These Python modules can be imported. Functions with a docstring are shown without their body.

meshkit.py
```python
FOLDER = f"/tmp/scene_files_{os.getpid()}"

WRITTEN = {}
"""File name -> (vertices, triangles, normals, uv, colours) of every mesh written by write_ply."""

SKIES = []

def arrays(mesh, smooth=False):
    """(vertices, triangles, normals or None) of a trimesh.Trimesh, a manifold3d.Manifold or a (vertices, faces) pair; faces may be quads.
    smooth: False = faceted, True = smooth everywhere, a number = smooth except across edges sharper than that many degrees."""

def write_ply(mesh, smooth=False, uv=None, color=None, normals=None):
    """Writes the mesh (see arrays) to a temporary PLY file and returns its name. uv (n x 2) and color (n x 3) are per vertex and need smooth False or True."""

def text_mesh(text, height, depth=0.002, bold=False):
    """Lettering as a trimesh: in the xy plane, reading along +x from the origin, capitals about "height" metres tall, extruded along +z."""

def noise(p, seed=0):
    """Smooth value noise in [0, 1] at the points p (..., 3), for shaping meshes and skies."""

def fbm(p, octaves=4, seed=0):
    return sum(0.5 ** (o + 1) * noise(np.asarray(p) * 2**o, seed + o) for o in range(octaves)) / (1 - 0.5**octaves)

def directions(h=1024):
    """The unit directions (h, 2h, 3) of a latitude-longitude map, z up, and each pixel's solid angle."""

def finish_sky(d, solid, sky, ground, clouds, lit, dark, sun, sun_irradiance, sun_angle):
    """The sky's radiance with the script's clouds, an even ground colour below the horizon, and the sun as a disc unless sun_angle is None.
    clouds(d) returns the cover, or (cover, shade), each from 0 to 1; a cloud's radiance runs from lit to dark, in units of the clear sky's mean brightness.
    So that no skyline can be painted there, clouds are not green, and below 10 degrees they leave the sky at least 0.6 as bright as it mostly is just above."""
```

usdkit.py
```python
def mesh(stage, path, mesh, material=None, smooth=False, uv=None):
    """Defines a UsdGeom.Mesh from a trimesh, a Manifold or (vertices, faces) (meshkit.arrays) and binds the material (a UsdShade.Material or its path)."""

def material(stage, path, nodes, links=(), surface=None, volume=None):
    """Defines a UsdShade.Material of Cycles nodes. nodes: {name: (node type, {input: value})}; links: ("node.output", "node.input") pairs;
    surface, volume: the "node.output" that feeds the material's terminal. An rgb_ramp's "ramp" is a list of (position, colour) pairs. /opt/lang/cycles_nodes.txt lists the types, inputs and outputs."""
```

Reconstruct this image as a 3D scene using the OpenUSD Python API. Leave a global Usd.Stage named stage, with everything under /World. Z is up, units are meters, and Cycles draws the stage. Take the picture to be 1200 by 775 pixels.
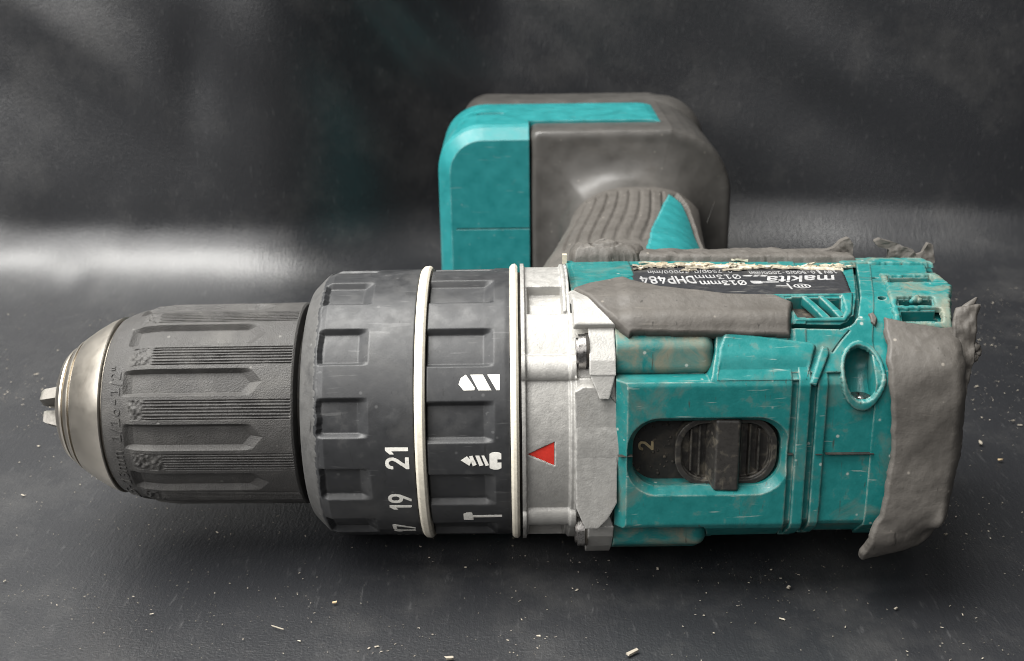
import math, sys
sys.path.insert(0, "/opt/lang")
import numpy as np, trimesh, shapely
from shapely.geometry import Polygon, LineString, Point, box as sbox
from shapely import affinity
import manifold3d as m3
from manifold3d import Manifold, CrossSection
import usdkit, meshkit
from pxr import Usd, UsdGeom, UsdLux, Gf, Sdf, UsdShade

stage = Usd.Stage.CreateInMemory()
UsdGeom.SetStageUpAxis(stage, UsdGeom.Tokens.z)
UsdGeom.SetStageMetersPerUnit(stage, 1.0)
UsdGeom.Xform.Define(stage, "/World")
UsdGeom.Scope.Define(stage, "/World/Looks")
rng = np.random.default_rng(7)

# ------------------------------------------------------------------ camera
MM = 0.001
ZA = 27.0                                   # height of the drill's axis above the cloth, mm
PITCH = math.radians(21.05)
CAM = np.array([0.0, -209.29, 122.38])
cam = UsdGeom.Camera.Define(stage, "/World/camera")
fw = np.array([0, math.cos(PITCH), -math.sin(PITCH)]); rt = np.array([1.0, 0, 0]); up = np.cross(rt, fw)
cam.AddTransformOp().Set(Gf.Matrix4d(*rt, 0, *up, 0, *(-fw), 0, *(CAM * MM), 1))
cam.CreateHorizontalApertureAttr(36.0)
cam.CreateVerticalApertureAttr(36.0 * 661 / 1024)
cam.CreateFocalLengthAttr(36.0 * 1350 / 1200)
cam.CreateClippingRangeAttr(Gf.Vec2f(0.01, 20))
cam.CreateFStopAttr(36.0)
cam.CreateFocusDistanceAttr(0.207)
cam.CreateExposureAttr(0.0)

# ------------------------------------------------------------------ lamps
def rect_lamp(name, pos, target, w, h, power, color):
    l = UsdLux.RectLight.Define(stage, "/World/" + name)
    p = np.array(pos, float); z = p - np.array(target, float); z /= np.linalg.norm(z)
    x = np.cross([0, 0, 1.0] if abs(z[2]) < .98 else [0, 1.0, 0], z); x /= np.linalg.norm(x); y = np.cross(z, x)
    l.AddTransformOp().Set(Gf.Matrix4d(*x, 0, *y, 0, *z, 0, *p, 1))
    l.CreateWidthAttr(w); l.CreateHeightAttr(h); l.CreateIntensityAttr(power); l.CreateColorAttr(Gf.Vec3f(*color))
    l.CreateNormalizeAttr(False)
    return l
rect_lamp("lamp_window", (-0.42, 0.12, 1.0), (0.0, 0.03, 0.0), 1.2, 0.9, 16.0, (1.0, 0.985, 0.95))
rect_lamp("lamp_left", (-1.15, -0.75, 0.85), (-0.05, 0.15, 0.06), 0.9, 0.8, 7.2, (1.0, 0.985, 0.965))
rect_lamp("lamp_front", (-0.35, -1.3, 1.15), (0, 0, 0.03), 1.3, 0.9, 3.1, (1.0, 0.98, 0.96))

# ------------------------------------------------------------------ materials
def mat(name, nodes, links, surface="p.BSDF"):
    return usdkit.material(stage, "/World/Looks/" + name, nodes, links, surface=surface)

def worn(name, base, rough, dirt, dirt_lo=.56, dirt_hi=.72, dirt_scale=90., spec=.4, bump=.25, grain=2500., bevel=.0, edge=None, edge_amt=.6,
         metallic=0., vary=.12, scratch=0., rough_var=.12, fleck=0., speck=0., speck_col=(.5, .48, .44), bump_dist=.0001):
    """painted or moulded plastic / metal with grime in blotches, fine grain, worn edges, dust specks and scratches"""
    n = {"tc": ("texture_coordinate", {}),
         "n1": ("noise_texture", {"scale": dirt_scale, "detail": 6.0, "roughness": .65, "distortion": .6}),
         "r1": ("map_range", {"from_min": dirt_lo, "from_max": dirt_hi, "to_min": 0.0, "to_max": 1.0, "clamp": True}),
         "n2": ("noise_texture", {"scale": grain, "detail": 3.0, "roughness": .6}),
         "n3": ("noise_texture", {"scale": dirt_scale * 4, "detail": 4.0, "roughness": .6}),
         "v1": ("map_range", {"from_min": .3, "from_max": .7, "to_min": 1 - vary, "to_max": 1 + vary}),
         "r2": ("map_range", {"from_min": .58, "from_max": .68, "to_min": 0.0, "to_max": fleck, "clamp": True}), "mx": ("math", {"math_type": "maximum"}),
         "c0": ("mix_color", {"blend_type": "multiply", "fac": 1.0, "a": base}),
         "c1": ("mix_color", {"b": dirt}),
         "rr": ("map_range", {"from_min": .3, "from_max": .7, "to_min": max(rough - rough_var, .05), "to_max": min(rough + rough_var, 1)}),
         "bu": ("bump", {"strength": bump, "distance": bump_dist}),
         "cc": ("combine_color", {}),
         "p": ("principled_bsdf", {"metallic": metallic, "specular_ior_level": spec})}
    l = [("tc.object", "n1.vector"), ("tc.object", "n2.vector"), ("tc.object", "n3.vector"), ("n1.fac", "r1.value"), ("n3.fac", "v1.value"),
         ("v1.result", "cc.r"), ("v1.result", "cc.g"), ("v1.result", "cc.b"), ("cc.color", "c0.b"), ("c0.result", "c1.a"), ("r1.result", "mx.value1"), ("n3.fac", "r2.value"), ("r2.result", "mx.value2"), ("mx.value", "c1.fac"),
         ("n3.fac", "rr.value"), ("rr.result", "p.roughness"), ("n2.fac", "bu.height"), ("bu.normal", "p.normal")]
    col = "c1.result"
    if bevel:
        n["bv"] = ("bevel", {"radius": bevel, "samples": 4})
        l += [("bv.bevel", "bu.normal")]
        if edge is not None:
            n["ge"] = ("geometry", {})
            n["dp"] = ("vector_math", {"math_type": "dot_product"})
            n["em"] = ("map_range", {"from_min": .995, "from_max": .90, "to_min": 0., "to_max": 1., "clamp": True})
            n["en"] = ("map_range", {"from_min": .35, "from_max": .62, "to_min": 0., "to_max": edge_amt, "clamp": True})
            n["ex"] = ("math", {"math_type": "multiply"})
            n["c2"] = ("mix_color", {"b": edge})
            l += [("bv.bevel", "dp.vector1"), ("ge.normal", "dp.vector2"), ("dp.value", "em.value"), ("n3.fac", "en.value"), ("em.result", "ex.value1"),
                  ("en.result", "ex.value2"), ("ex.value", "c2.fac"), (col, "c2.a")]
            col = "c2.result"
    if speck:
        n["vo"] = ("voronoi_texture", {"scale": 420., "randomness": 1.0})
        n["vs"] = ("map_range", {"from_min": .16, "from_max": .08, "to_min": 0., "to_max": speck, "clamp": True})
        n["vw"] = ("separate_color", {})
        n["vt"] = ("math", {"math_type": "greater_than", "value2": .8})
        n["vx"] = ("math", {"math_type": "multiply"})
        n["c3"] = ("mix_color", {"b": speck_col})
        l += [("tc.object", "vo.vector"), ("vo.distance", "vs.value"), ("vo.color", "vw.color"), ("vw.r", "vt.value1"), ("vt.value", "vx.value1"),
              ("vs.result", "vx.value2"), ("vx.value", "c3.fac"), (col, "c3.a")]
        col = "c3.result"
    if scratch:
        n["ms"] = ("mapping", {"scale": (130., 1500., 1300.), "rotation": (.3, .25, .5)})
        n["ns"] = ("noise_texture", {"scale": 1.0, "detail": 3.0, "distortion": .3})
        n["rs"] = ("map_range", {"from_min": .67, "from_max": .72, "to_min": 0., "to_max": scratch, "clamp": True})
        n["c4"] = ("mix_color", {"b": speck_col})
        l += [("tc.object", "ms.vector"), ("ms.vector", "ns.vector"), ("ns.fac", "rs.value"), ("rs.result", "c4.fac"), (col, "c4.a")]
        col = "c4.result"
        if fleck:
            n["md"] = ("mapping", {"scale": (1500., 900., 170.), "rotation": (.15, .35, .2), "location": (3., 1., 7.)})
            n["nd"] = ("noise_texture", {"scale": 1.0, "detail": 4.0, "distortion": .5})
            n["rd"] = ("map_range", {"from_min": .68, "from_max": .73, "to_min": 0., "to_max": .75, "clamp": True})
            n["c5"] = ("mix_color", {"b": tuple(.35 * q for q in dirt)})
            l += [("tc.object", "md.vector"), ("md.vector", "nd.vector"), ("nd.fac", "rd.value"), ("rd.result", "c5.fac"), (col, "c5.a")]
            col = "c5.result"
    l.append((col, "p.base_color"))
    return mat(name, n, l)

GRIME = (.135, .128, .100)
TEAL = (.012, .145, .142)
M = {}
M["teal"] = worn("worn_teal_plastic", TEAL, .36, GRIME, .53, .82, 110., spec=.32, fleck=.3, bevel=.0005, edge=(.42, .42, .36), edge_amt=.55, speck=.55, scratch=.35)
M["teal_dirty"] = worn("grimy_teal_plastic", TEAL, .5, (.165, .165, .125), .42, .66, 150., spec=.28, fleck=.5, bevel=.0005, edge=(.36, .36, .28), edge_amt=.6, speck=.6, scratch=.4)
M["teal_clean"] = worn("teal_plastic", (.015, .190, .198), .42, (.12, .20, .19), .62, .85, 60., bevel=.0005, edge=(.3, .42, .42), edge_amt=.5, speck=.12, scratch=.12)
M["rubber"] = worn("grey_rubber", (.084, .077, .069), .60, (.062, .056, .049), .5, .72, 70., fleck=.5, bump=.35, grain=900., speck=.5, speck_col=(.32, .29, .25), scratch=.12, bump_dist=.0003)
M["rubber_dark"] = worn("smooth_grey_rubber", (.060, .057, .053), .38, (.085, .079, .072), .55, .8, 40., bump=.06, grain=600., speck=.25, speck_col=(.25, .23, .2), scratch=.1)
M["collar"] = worn("black_plastic", (.033, .034, .036), .44, (.06, .06, .06), .5, .75, 80., fleck=.5, bump=.12, grain=3000., bevel=.0003, edge=(.11, .11, .105), edge_amt=.3, speck=.25, speck_col=(.2, .2, .2), scratch=.22)
M["worn_black"] = worn("scuffed_black_plastic", (.085, .084, .082), .6, (.05, .05, .05), .5, .7, 160., fleck=.4, bump=.4, grain=2600., speck=.4, speck_col=(.25, .25, .24), scratch=.2)
M["sleeve"] = worn("grained_black_plastic", (.056, .054, .052), .55, (.085, .082, .077), .48, .7, 120., bump=.8, grain=3800., edge=None, speck=.7, speck_col=(.17, .165, .155), scratch=.2, bump_dist=.0002)
M["alu"] = worn("cast_aluminium", (.34, .333, .316), .48, (.33, .315, .28), .58, .8, 200., metallic=.28, spec=.3, bump=.32, grain=2600., bevel=.0004, edge=(.85, .84, .8), edge_amt=.6, vary=.08, speck=.35, speck_col=(.3, .29, .27), bump_dist=.0002)
M["steel"] = worn("brushed_steel", (.50, .465, .41), .38, (.30, .26, .21), .60, .95, 90., metallic=1., bump=.06, grain=1500., vary=.03, rough_var=.03, scratch=.15)
M["steel_dark"] = worn("jaw_steel", (.20, .19, .175), .6, (.14, .14, .12), .55, .75, 300., metallic=1., bump=.1)
M["screw"] = worn("screw_steel", (.32, .31, .30), .35, (.1, .08, .07), .55, .7, 600., metallic=1.)
M["cream"] = worn("cream_plastic", (.74, .69, .58), .5, (.35, .30, .22), .6, .78, 160., fleck=.35, speck=.35, speck_col=(.3, .25, .18), bevel=.0003, edge=(.5, .45, .36), edge_amt=.3)
M["print"] = worn("white_print", (.88, .86, .80), .5, (.5, .47, .42), .58, .75, 500., bump=.0)
M["label_print"] = worn("label_print", (.36, .36, .36), .5, (.10, .10, .10), .5, .7, 400., bump=.0)
M["red"] = worn("red_paint", (.58, .035, .022), .45, (.35, .05, .03), .6, .8, 400., bump=.1)
M["dark"] = worn("dark_recess", (.016, .015, .014), .7, (.045, .038, .03), .45, .7, 250., bump=.3)
M["soot"] = worn("dusty_recess", (.03, .027, .023), .8, (.11, .09, .065), .5, .68, 500., bump=.8, grain=3000.)
M["switch"] = worn("switch_plastic", (.030, .028, .026), .36, (.13, .115, .09), .52, .72, 300., bump=.1, bevel=.0004, edge=(.16, .15, .13), edge_amt=.5, speck=.4, speck_col=(.2, .18, .15))
M["label"] = worn("black_label", (.022, .023, .026), .45, (.07, .068, .064), .55, .75, 200., bump=.05, scratch=.3)
M["shred"] = worn("torn_cream_film", (.52, .47, .37), .6, (.22, .18, .13), .5, .7, 500., bump=.4)
M["grime_gold"] = worn("grimy_gold", (.30, .24, .14), .6, (.12, .09, .05), .5, .7, 600.)
M["chip"] = worn("wood_chip", (.55, .42, .25), .7, (.35, .25, .13), .5, .7, 800.)
M["dustspeck"] = worn("pale_dust", (.30, .27, .22), .8, (.46, .41, .33), .5, .6, 150.)

def cloth_material():
    n = {"tc": ("texture_coordinate", {}), "g": ("geometry", {}),
         "m1": ("mapping", {"scale": (900., 160., 300.), "rotation": (0, 0, -.25)}),
         "n1": ("noise_texture", {"scale": 1., "detail": 5., "roughness": .7}),
         "n2": ("noise_texture", {"scale": 1800., "detail": 3., "roughness": .6}),
         "n3": ("noise_texture", {"scale": 11., "detail": 3., "roughness": .5}),
         "d1": ("noise_texture", {"scale": 22., "detail": 8., "roughness": .75}),
         "dr": ("map_range", {"from_min": .50, "from_max": .80, "to_min": 0., "to_max": .11, "clamp": True}),
         "c1": ("mix_color", {"a": (.0150, .0158, .018), "b": (.30, .29, .27)}),
         "st": ("map_range", {"from_min": .60, "from_max": .70, "to_min": 0., "to_max": .10, "clamp": True}),
         "c2": ("mix_color", {"b": (.25, .25, .25)}),
         "rr": ("map_range", {"from_min": .35, "from_max": .65, "to_min": .30, "to_max": .40}),
         "ad": ("math", {"math_type": "add"}),
         "bu": ("bump", {"strength": .45, "distance": .0002}),
         "p": ("principled_bsdf", {"specular_ior_level": .7})}
    l = [("tc.object", "m1.vector"), ("m1.vector", "n1.vector"), ("tc.object", "n2.vector"), ("tc.object", "n3.vector"), ("tc.object", "d1.vector"),
         ("d1.fac", "dr.value"), ("dr.result", "c1.fac"), ("c1.result", "c2.a"), ("n1.fac", "st.value"), ("st.result", "c2.fac"), ("c2.result", "p.base_color"),
         ("n3.fac", "rr.value"), ("rr.result", "p.roughness"), ("n1.fac", "ad.value1"), ("n2.fac", "ad.value2"), ("ad.value", "bu.height"), ("bu.normal", "p.normal")]
    return mat("black_vinyl", n, l)
M["cloth"] = cloth_material()

# ------------------------------------------------------------------ naming helpers
USED = {}
def numbered(path):
    k = USED.get(path, 0); USED[path] = k + 1
    return path if k == 0 else f"{path}_{k:03d}"
def tag(prim, label=None, category=None, group=None, kind=None):
    for k, v in (("label", label), ("category", category), ("group", group), ("kind", kind)):
        if v: prim.SetCustomDataByKey(k, v)
    return prim
def as_tm(mesh):
    v, f, _ = meshkit.arrays(mesh, False)
    return trimesh.Trimesh(v, f, process=False)
def put(name, mesh, material, parent="/World", smooth=30, label=None, frame="axis"):
    """one Mesh prim; mesh in millimetres. frame 'axis': relative to the drill's axis, else relative to the ground"""
    t = as_tm(mesh) if not isinstance(mesh, trimesh.Trimesh) else mesh.copy()
    t.vertices = (t.vertices + ([0, 0, ZA] if frame == "axis" else [0, 0, 0])) * MM
    path = numbered(str(parent.GetPath() if hasattr(parent, "GetPath") else parent) + "/" + name)
    g = usdkit.mesh(stage, path, t, M[material], smooth=smooth)
    if label: tag(g.GetPrim(), label)
    return g.GetPrim()
def cat(*ms): return trimesh.util.concatenate([as_tm(m) if not isinstance(m, trimesh.Trimesh) else m for m in ms])
def sstep(x, a, b):
    t = np.clip((np.asarray(x, float) - a) / (b - a), 0, 1); return t * t * (3 - 2 * t)
def win(x, a, b, s): return sstep(x, a - s / 2, a + s / 2) * (1 - sstep(x, b - s / 2, b + s / 2))
def lin(x, a, b): return np.clip((np.asarray(x, float) - a) / (b - a), 0, 1)
def lwin(x, a, b, s): return lin(x, a, a + s) * (1 - lin(x, b - s, b))

def grid_faces(n, m, wrap=False):
    i, j = np.meshgrid(np.arange(n - 1), np.arange(m if wrap else m - 1), indexing="ij")
    j2 = (j + 1) % m
    a, b, c, d = i * m + j, i * m + j2, (i + 1) * m + j2, (i + 1) * m + j
    return np.concatenate([np.stack([a, b, c], -1).reshape(-1, 3), np.stack([a, c, d], -1).reshape(-1, 3)])
def polar(xs, nphi, rfun):
    """surface of revolution about X with relief: rfun(X, PHI degrees). PHI 0 faces the viewer, 90 is up"""
    ph = np.linspace(-180, 180, nphi, endpoint=False); X, P = np.meshgrid(np.asarray(xs, float), ph, indexing="ij")
    r = rfun(X, P); a = np.radians(P)
    v = np.stack([X, -r * np.cos(a), r * np.sin(a)], -1).reshape(-1, 3)
    return trimesh.Trimesh(v, grid_faces(len(xs), nphi, True)[:, ::-1], process=False)
def lathe(profile, n=160, sub=1):
    p = np.array(profile, float)
    ph = np.linspace(-math.pi, math.pi, n, endpoint=False)
    v = np.stack([np.repeat(p[:, 0], n), np.repeat(p[:, 1], n) * -np.cos(np.tile(ph, len(p))), np.repeat(p[:, 1], n) * np.sin(np.tile(ph, len(p)))], -1)
    return trimesh.Trimesh(v, grid_faces(len(p), n, True)[:, ::-1], process=False)
def fine(mesh, edge):
    t = as_tm(mesh) if not isinstance(mesh, trimesh.Trimesh) else mesh
    v, f = trimesh.remesh.subdivide_to_size(t.vertices, t.faces, edge, max_iter=12)
    t = trimesh.Trimesh(v, f, process=False); t.merge_vertices(); return t
def on_ring(mesh, x0, phi0, r0):
    """lettering (text x runs up round the ring, text y runs towards the nose) laid on a ring of radius r0"""
    t = fine(mesh, .5); v = t.vertices
    rr = r0(x0 - v[:, 1]) if callable(r0) else r0; a = np.radians(phi0) + v[:, 0] / np.mean(rr); r = rr + v[:, 2]
    t.vertices = np.stack([x0 - v[:, 1], -r * np.cos(a), r * np.sin(a)], -1); return t
def flat_poly(poly, depth):
    gs = getattr(poly, "geoms", [poly])
    return trimesh.util.concatenate([trimesh.creation.extrude_polygon(g, depth, engine="earcut") for g in gs])
def text(s, h, depth=.06, bold=True):
    t = meshkit.text_mesh(s, h, depth, bold=bold); return t
def centred(t):
    b = t.bounds; t = t.copy(); t.vertices = t.vertices - [(b[0][0] + b[1][0]) / 2, (b[0][1] + b[1][1]) / 2, 0]; return t

# ------------------------------------------------------------------ backdrop: one black vinyl sheet, floor curving up into a wall
def backdrop():
    s = np.concatenate([np.arange(-420, -130, 10.), np.arange(-130, 80, 3.), np.arange(80, 560, 2.2), np.arange(560, 760, 8.)])
    x = np.arange(-560, 561, 3.2)
    X, S = np.meshgrid(x, s, indexing="ij")
    y0 = 150 - 36 * np.clip(sstep(-X, 2, 84) + .4 * sstep(X, 62, 185), 0, 1) + 8 * sstep(-X, 90, 220); L = 52.0; te = 1.47
    q_ = np.linspace(0, L, 400); tq_ = te * (q_ / L) ** 2; cy = np.concatenate([[0], np.cumsum(np.cos(tq_[:-1]) * np.diff(q_))]); cz = np.concatenate([[0], np.cumsum(np.sin(tq_[:-1]) * np.diff(q_))])
    sl = np.clip(S - y0, 0, L); th = te * (sl / L) ** 2; after = np.clip(S - y0 - L, 0, None)
    Y = np.minimum(S, y0) + np.interp(sl, q_, cy) + after * math.cos(te)
    Z = np.interp(sl, q_, cz) + after * math.sin(te)
    q = np.stack([X, S, 0 * X], -1)
    up_ = sstep(S, 165, 250)
    # slanting soft folds on the wall, low swells on the floor
    u = (X * .62 + S * .78); w = (X * .78 - S * .62)
    fold = meshkit.fbm(np.stack([u / 30., w / 420., 0 * u], -1), 2, 3) - .5
    fold2 = meshkit.fbm(np.stack([X / 60., S / 48., 0 * u], -1), 3, 9) - .5
    vert = np.exp(-((X + 102 - .06 * (S - 200)) / 7.) ** 2) * sstep(S, 150, 175) * (1 - sstep(S, 205, 240)) * -3.0
    low = meshkit.fbm(np.stack([X / 70., S / 60., 0 * u + 4], -1), 3, 5) - .5
    d = up_ * (fold * (22.0 - 13.0 * sstep(X, -20, 90)) + fold2 * 1.0 + vert) + (1 - up_) * low * 1.6 * (1 - np.exp(-((S - 30) / 120) ** 2) * .8)
    d += sstep(X, -30, -160) * np.exp(-((S - 150) / 24.) ** 2) * (meshkit.fbm(np.stack([X / 22., S / 40., 0 * u], -1), 2, 12) - .5) * 5
    ny, nz = -np.sin(np.clip(th, 0, te)), np.cos(np.clip(th, 0, te))
    v = np.stack([X, Y + d * ny, Z + d * nz - .5], -1)
    t = trimesh.Trimesh(v.reshape(-1, 3), grid_faces(len(x), len(s)), process=False)
    if t.face_normals[0][2] < 0: t.invert()
    return put("backdrop", t, "cloth", smooth=True, frame="ground")
tag(backdrop(), "black vinyl sheet spread under the drill and rising as the wall behind it", "backdrop", kind="structure")

# ------------------------------------------------------------------ the drill
TILT = math.radians(.7)
drill = UsdGeom.Xform.Define(stage, "/World/cordless_drill")
drill.AddTranslateOp().Set(Gf.Vec3d(ZA * MM * math.sin(TILT), 0, ZA * MM * (1 - math.cos(TILT))))
drill.AddRotateYOp().Set(-math.degrees(TILT))
D = drill.GetPrim()
tag(D, "worn teal and black drill lying on its side, its grey rubber peeling off", "drill")

# --- chuck
nose = lathe([(-86.6, .5), (-86.6, 6.2), (-86.2, 9.4), (-85.6, 10.6), (-84.7, 11.5), (-84.3, 11.6), (-84.2, 11.0), (-83.8, 11.0), (-83.7, 12.2), (-83.0, 12.9), (-82.6, 13.05), (-82.5, 12.5), (-82.05, 12.5), (-81.95, 13.6), (-79.6, 15.2), (-77, 16.7),
              (-75.2, 17.4), (-75.0, 17.3), (-74.9, 16.6), (-70, 16.6)], 220)
nose.vertices[:, 0] -= 1.3
np_ = put("chuck_nose", nose, "steel", D, smooth=28)
for a0 in (58, -52, 183):
    a = math.radians(a0)
    pts = []
    for x, r0, r1, w in ((-92.9, 1.5, 3.5, 1.0), (-92.2, 1.4, 3.9, 1.25), (-84, 1.4, 6.0, 1.4)):
        for r in (r0, r1):
            for s in (-w, w):
                pts.append((x, -r * math.cos(a) + s * math.sin(a), r * math.sin(a) + s * math.cos(a)))
    put("chuck_jaw", Manifold.hull_points(np.array(pts)), "steel_dark", D, smooth=20)

def sleeve_r(X, P):
    r = np.interp(X, [-76.0, -75.7, -74.3, -72.3, -70.6, -69.5, -66, -48, -40.3, -39.9, -39.6], [16.8, 17.2, 17.9, 18.6, 18.9, 19.35, 19.75, 19.85, 19.9, 19.6, 17.4])
    k = (P - 6.0 + 15) % 30 - 15                                      # twelve flutes
    half = 7.4
    arrow = np.clip((X + 50.2) / 4.6, 0, 1)                            # the flute's pointed rear end
    fl = 1 - lin(np.abs(k), half * (1 - .0 * arrow) - 1.7, half)
    endw = 1 - lin(X + np.abs(k) * .0, -48.6, -46.0)
    endc = 1 - lin(X - np.abs(k) * .25, -49.8, -46.6)
    xe = -45.6 - 2.2 * np.abs(k) / half
    fl = fl * (1 - lin(X, xe - 2.4, xe)) * lin(X, -71.5, -69.8)
    r = r - 1.15 * fl
    g = (P - 21.0 + 15) % 30 - 15                                      # rib bands between the flutes
    wear = sstep(meshkit.fbm(np.stack([X / 3., P / 5., 0 * X], -1), 3, 2), .35, .6)
    start = -68.6 + 3.4 * meshkit.noise(np.stack([0 * X, np.round(P / 30) * 7.3, 0 * X + 2], -1)) * 1.3
    band = lwin(g, -5.4, 5.4, .15) * lin(X, start, start + .5) * (1 - lin(X, -40.5, -40.3))
    groove = .5 + .5 * np.sign(np.cos(g / 1.72 * 2 * np.pi))
    r = r - .34 * band * groove * (.6 + .4 * wear)
    rough = lwin(g, -5.4, 5.4, .3) * lin(X, -70.3, -69.8) * (1 - lin(X, start, start + .4))
    r = r + rough * (meshkit.noise(np.stack([X * 2.2, P * .55, 0 * X], -1)) - .6) * .5
    return r + (meshkit.fbm(np.stack([X / 2., P / 6., 0 * X], -1), 3, 5) - .5) * .06
xs = np.concatenate([np.linspace(-76, -69, 46), np.linspace(-68.9, -50.5, 70), np.linspace(-50.3, -45.5, 40), np.linspace(-45.3, -40.5, 18), np.linspace(-40.4, -39.6, 12)])
sleeve = put("chuck_sleeve", polar(xs, 1800, sleeve_r), "sleeve", D, smooth=True)
put("lettering", on_ring(centred(text("1.5-13mm  1/16-1/2\"", 2.1, .2, False)), -72.9, -1.0, lambda x: np.interp(x, [-76.0, -75.7, -74.3, -72.3, -70.6], [16.8, 17.2, 17.9, 18.6, 18.9]) - .03), "sleeve", sleeve, smooth=20)
put("spindle", lathe([(-40.5, 17.2), (-36, 17.2)], 120), "dark", D)
# --- torque collar
def collar_r(X, P):
    r = np.interp(X, [-38.4, -38.35, -37.9, -35.2, -34.3, -33.5, -24, -17.4, -17.2], [19.0, 21.6, 22.6, 25.3, 25.8, 26.1, 26.15, 26.2, 25.8])
    edge = -34.7 + .6 * (meshkit.fbm(np.stack([0 * X, P / 3.0, 0 * X], -1), 4, 8) - .5)   # torn rim
    k = (P - 18.0 + 14.4) % 28.8 - 14.4
    n = (1 - lin(np.abs(k), 6.4, 7.9)) * lin(X, edge, edge + .9) * (1 - lin(X, -27.4, -25.4))
    r = r - 1.15 * n
    r = r + .1 * (1 - lin(X, edge, edge + .3)) * lin(X, -37.8, -37)
    return r + (meshkit.fbm(np.stack([X / 3., P / 8., 0 * X], -1), 3, 4) - .5) * .08
xs = np.concatenate([np.linspace(-38.4, -37.9, 5), np.linspace(-37.6, -33.4, 40), np.linspace(-33.2, -28, 14), np.linspace(-27.6, -25, 14), np.linspace(-24.6, -17.5, 16), [-17.4, -17.25, -17.2]])
tq = put("torque_collar", polar(xs, 1500, collar_r), "collar", D, smooth=True)
def digits(s, h):
    out, x = [], 0.0
    for c in s:
        if c == "1":
            k = h / 4.0; t = flat_poly(Polygon([(.62, 0), (1.22, 0), (1.22, 4), (.72, 4), (0, 3.25), (0, 2.6), (.62, 3.05)]).buffer(.05), .05); t.vertices[:, :2] *= k; w = 1.25 * k
        else:
            t = text(c, h, .05, True); t.vertices[:, 0] -= t.bounds[0][0]; t.vertices[:, 0] *= .86; w = t.bounds[1][0]
        t.vertices[:, 0] += x; out.append(t); x += w + .16 * h
    return cat(*out)
def worn_rim():
    ph = np.linspace(-180, 180, 1500, endpoint=False); u = np.linspace(0, 1, 14); U, P = np.meshgrid(u, ph, indexing="ij")
    e = -34.75 + .6 * (meshkit.fbm(np.stack([0 * P, P / 3.0, 0 * P], -1), 4, 8) - .5) + .5 * (meshkit.fbm(np.stack([0 * P, P / 1.1, 0 * P + 5], -1), 3, 18) - .5)
    X = -38.2 + (e + 38.2) * U; r = np.interp(X, [-38.4, -38.35, -37.9, -35.2, -34.3, -33.5], [19.0, 21.6, 22.6, 25.3, 25.8, 26.1]) + .16 * (1 - U ** 10) - .04 * (U == 1); a = np.radians(P)
    return trimesh.Trimesh(np.stack([X, -r * np.cos(a), r * np.sin(a)], -1).reshape(-1, 3), grid_faces(14, 1500, True)[:, ::-1], process=False)
put("worn_rim", worn_rim(), "worn_black", tq, smooth=True, label="scuffed lighter front rim of the collar")
for s, ph in (("21", 1.6), ("19", -20.0), ("17", -42.0), ("15", -64.0)):
    put("number", on_ring(centred(digits(s, 4.0)), -20.5, ph, 26.15), "print", tq, smooth=False)
def ring(x0, x1, r, rin=24.5, c=.45):
    return lathe([(x0, rin), (x0, r - c), (x0 + c, r), (x1 - c, r + .1), (x1, r + .1 - c), (x1, rin)], 260)
put("cream_ring", ring(-17.2, -15.3, 26.75), "cream", D, smooth=25)
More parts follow.
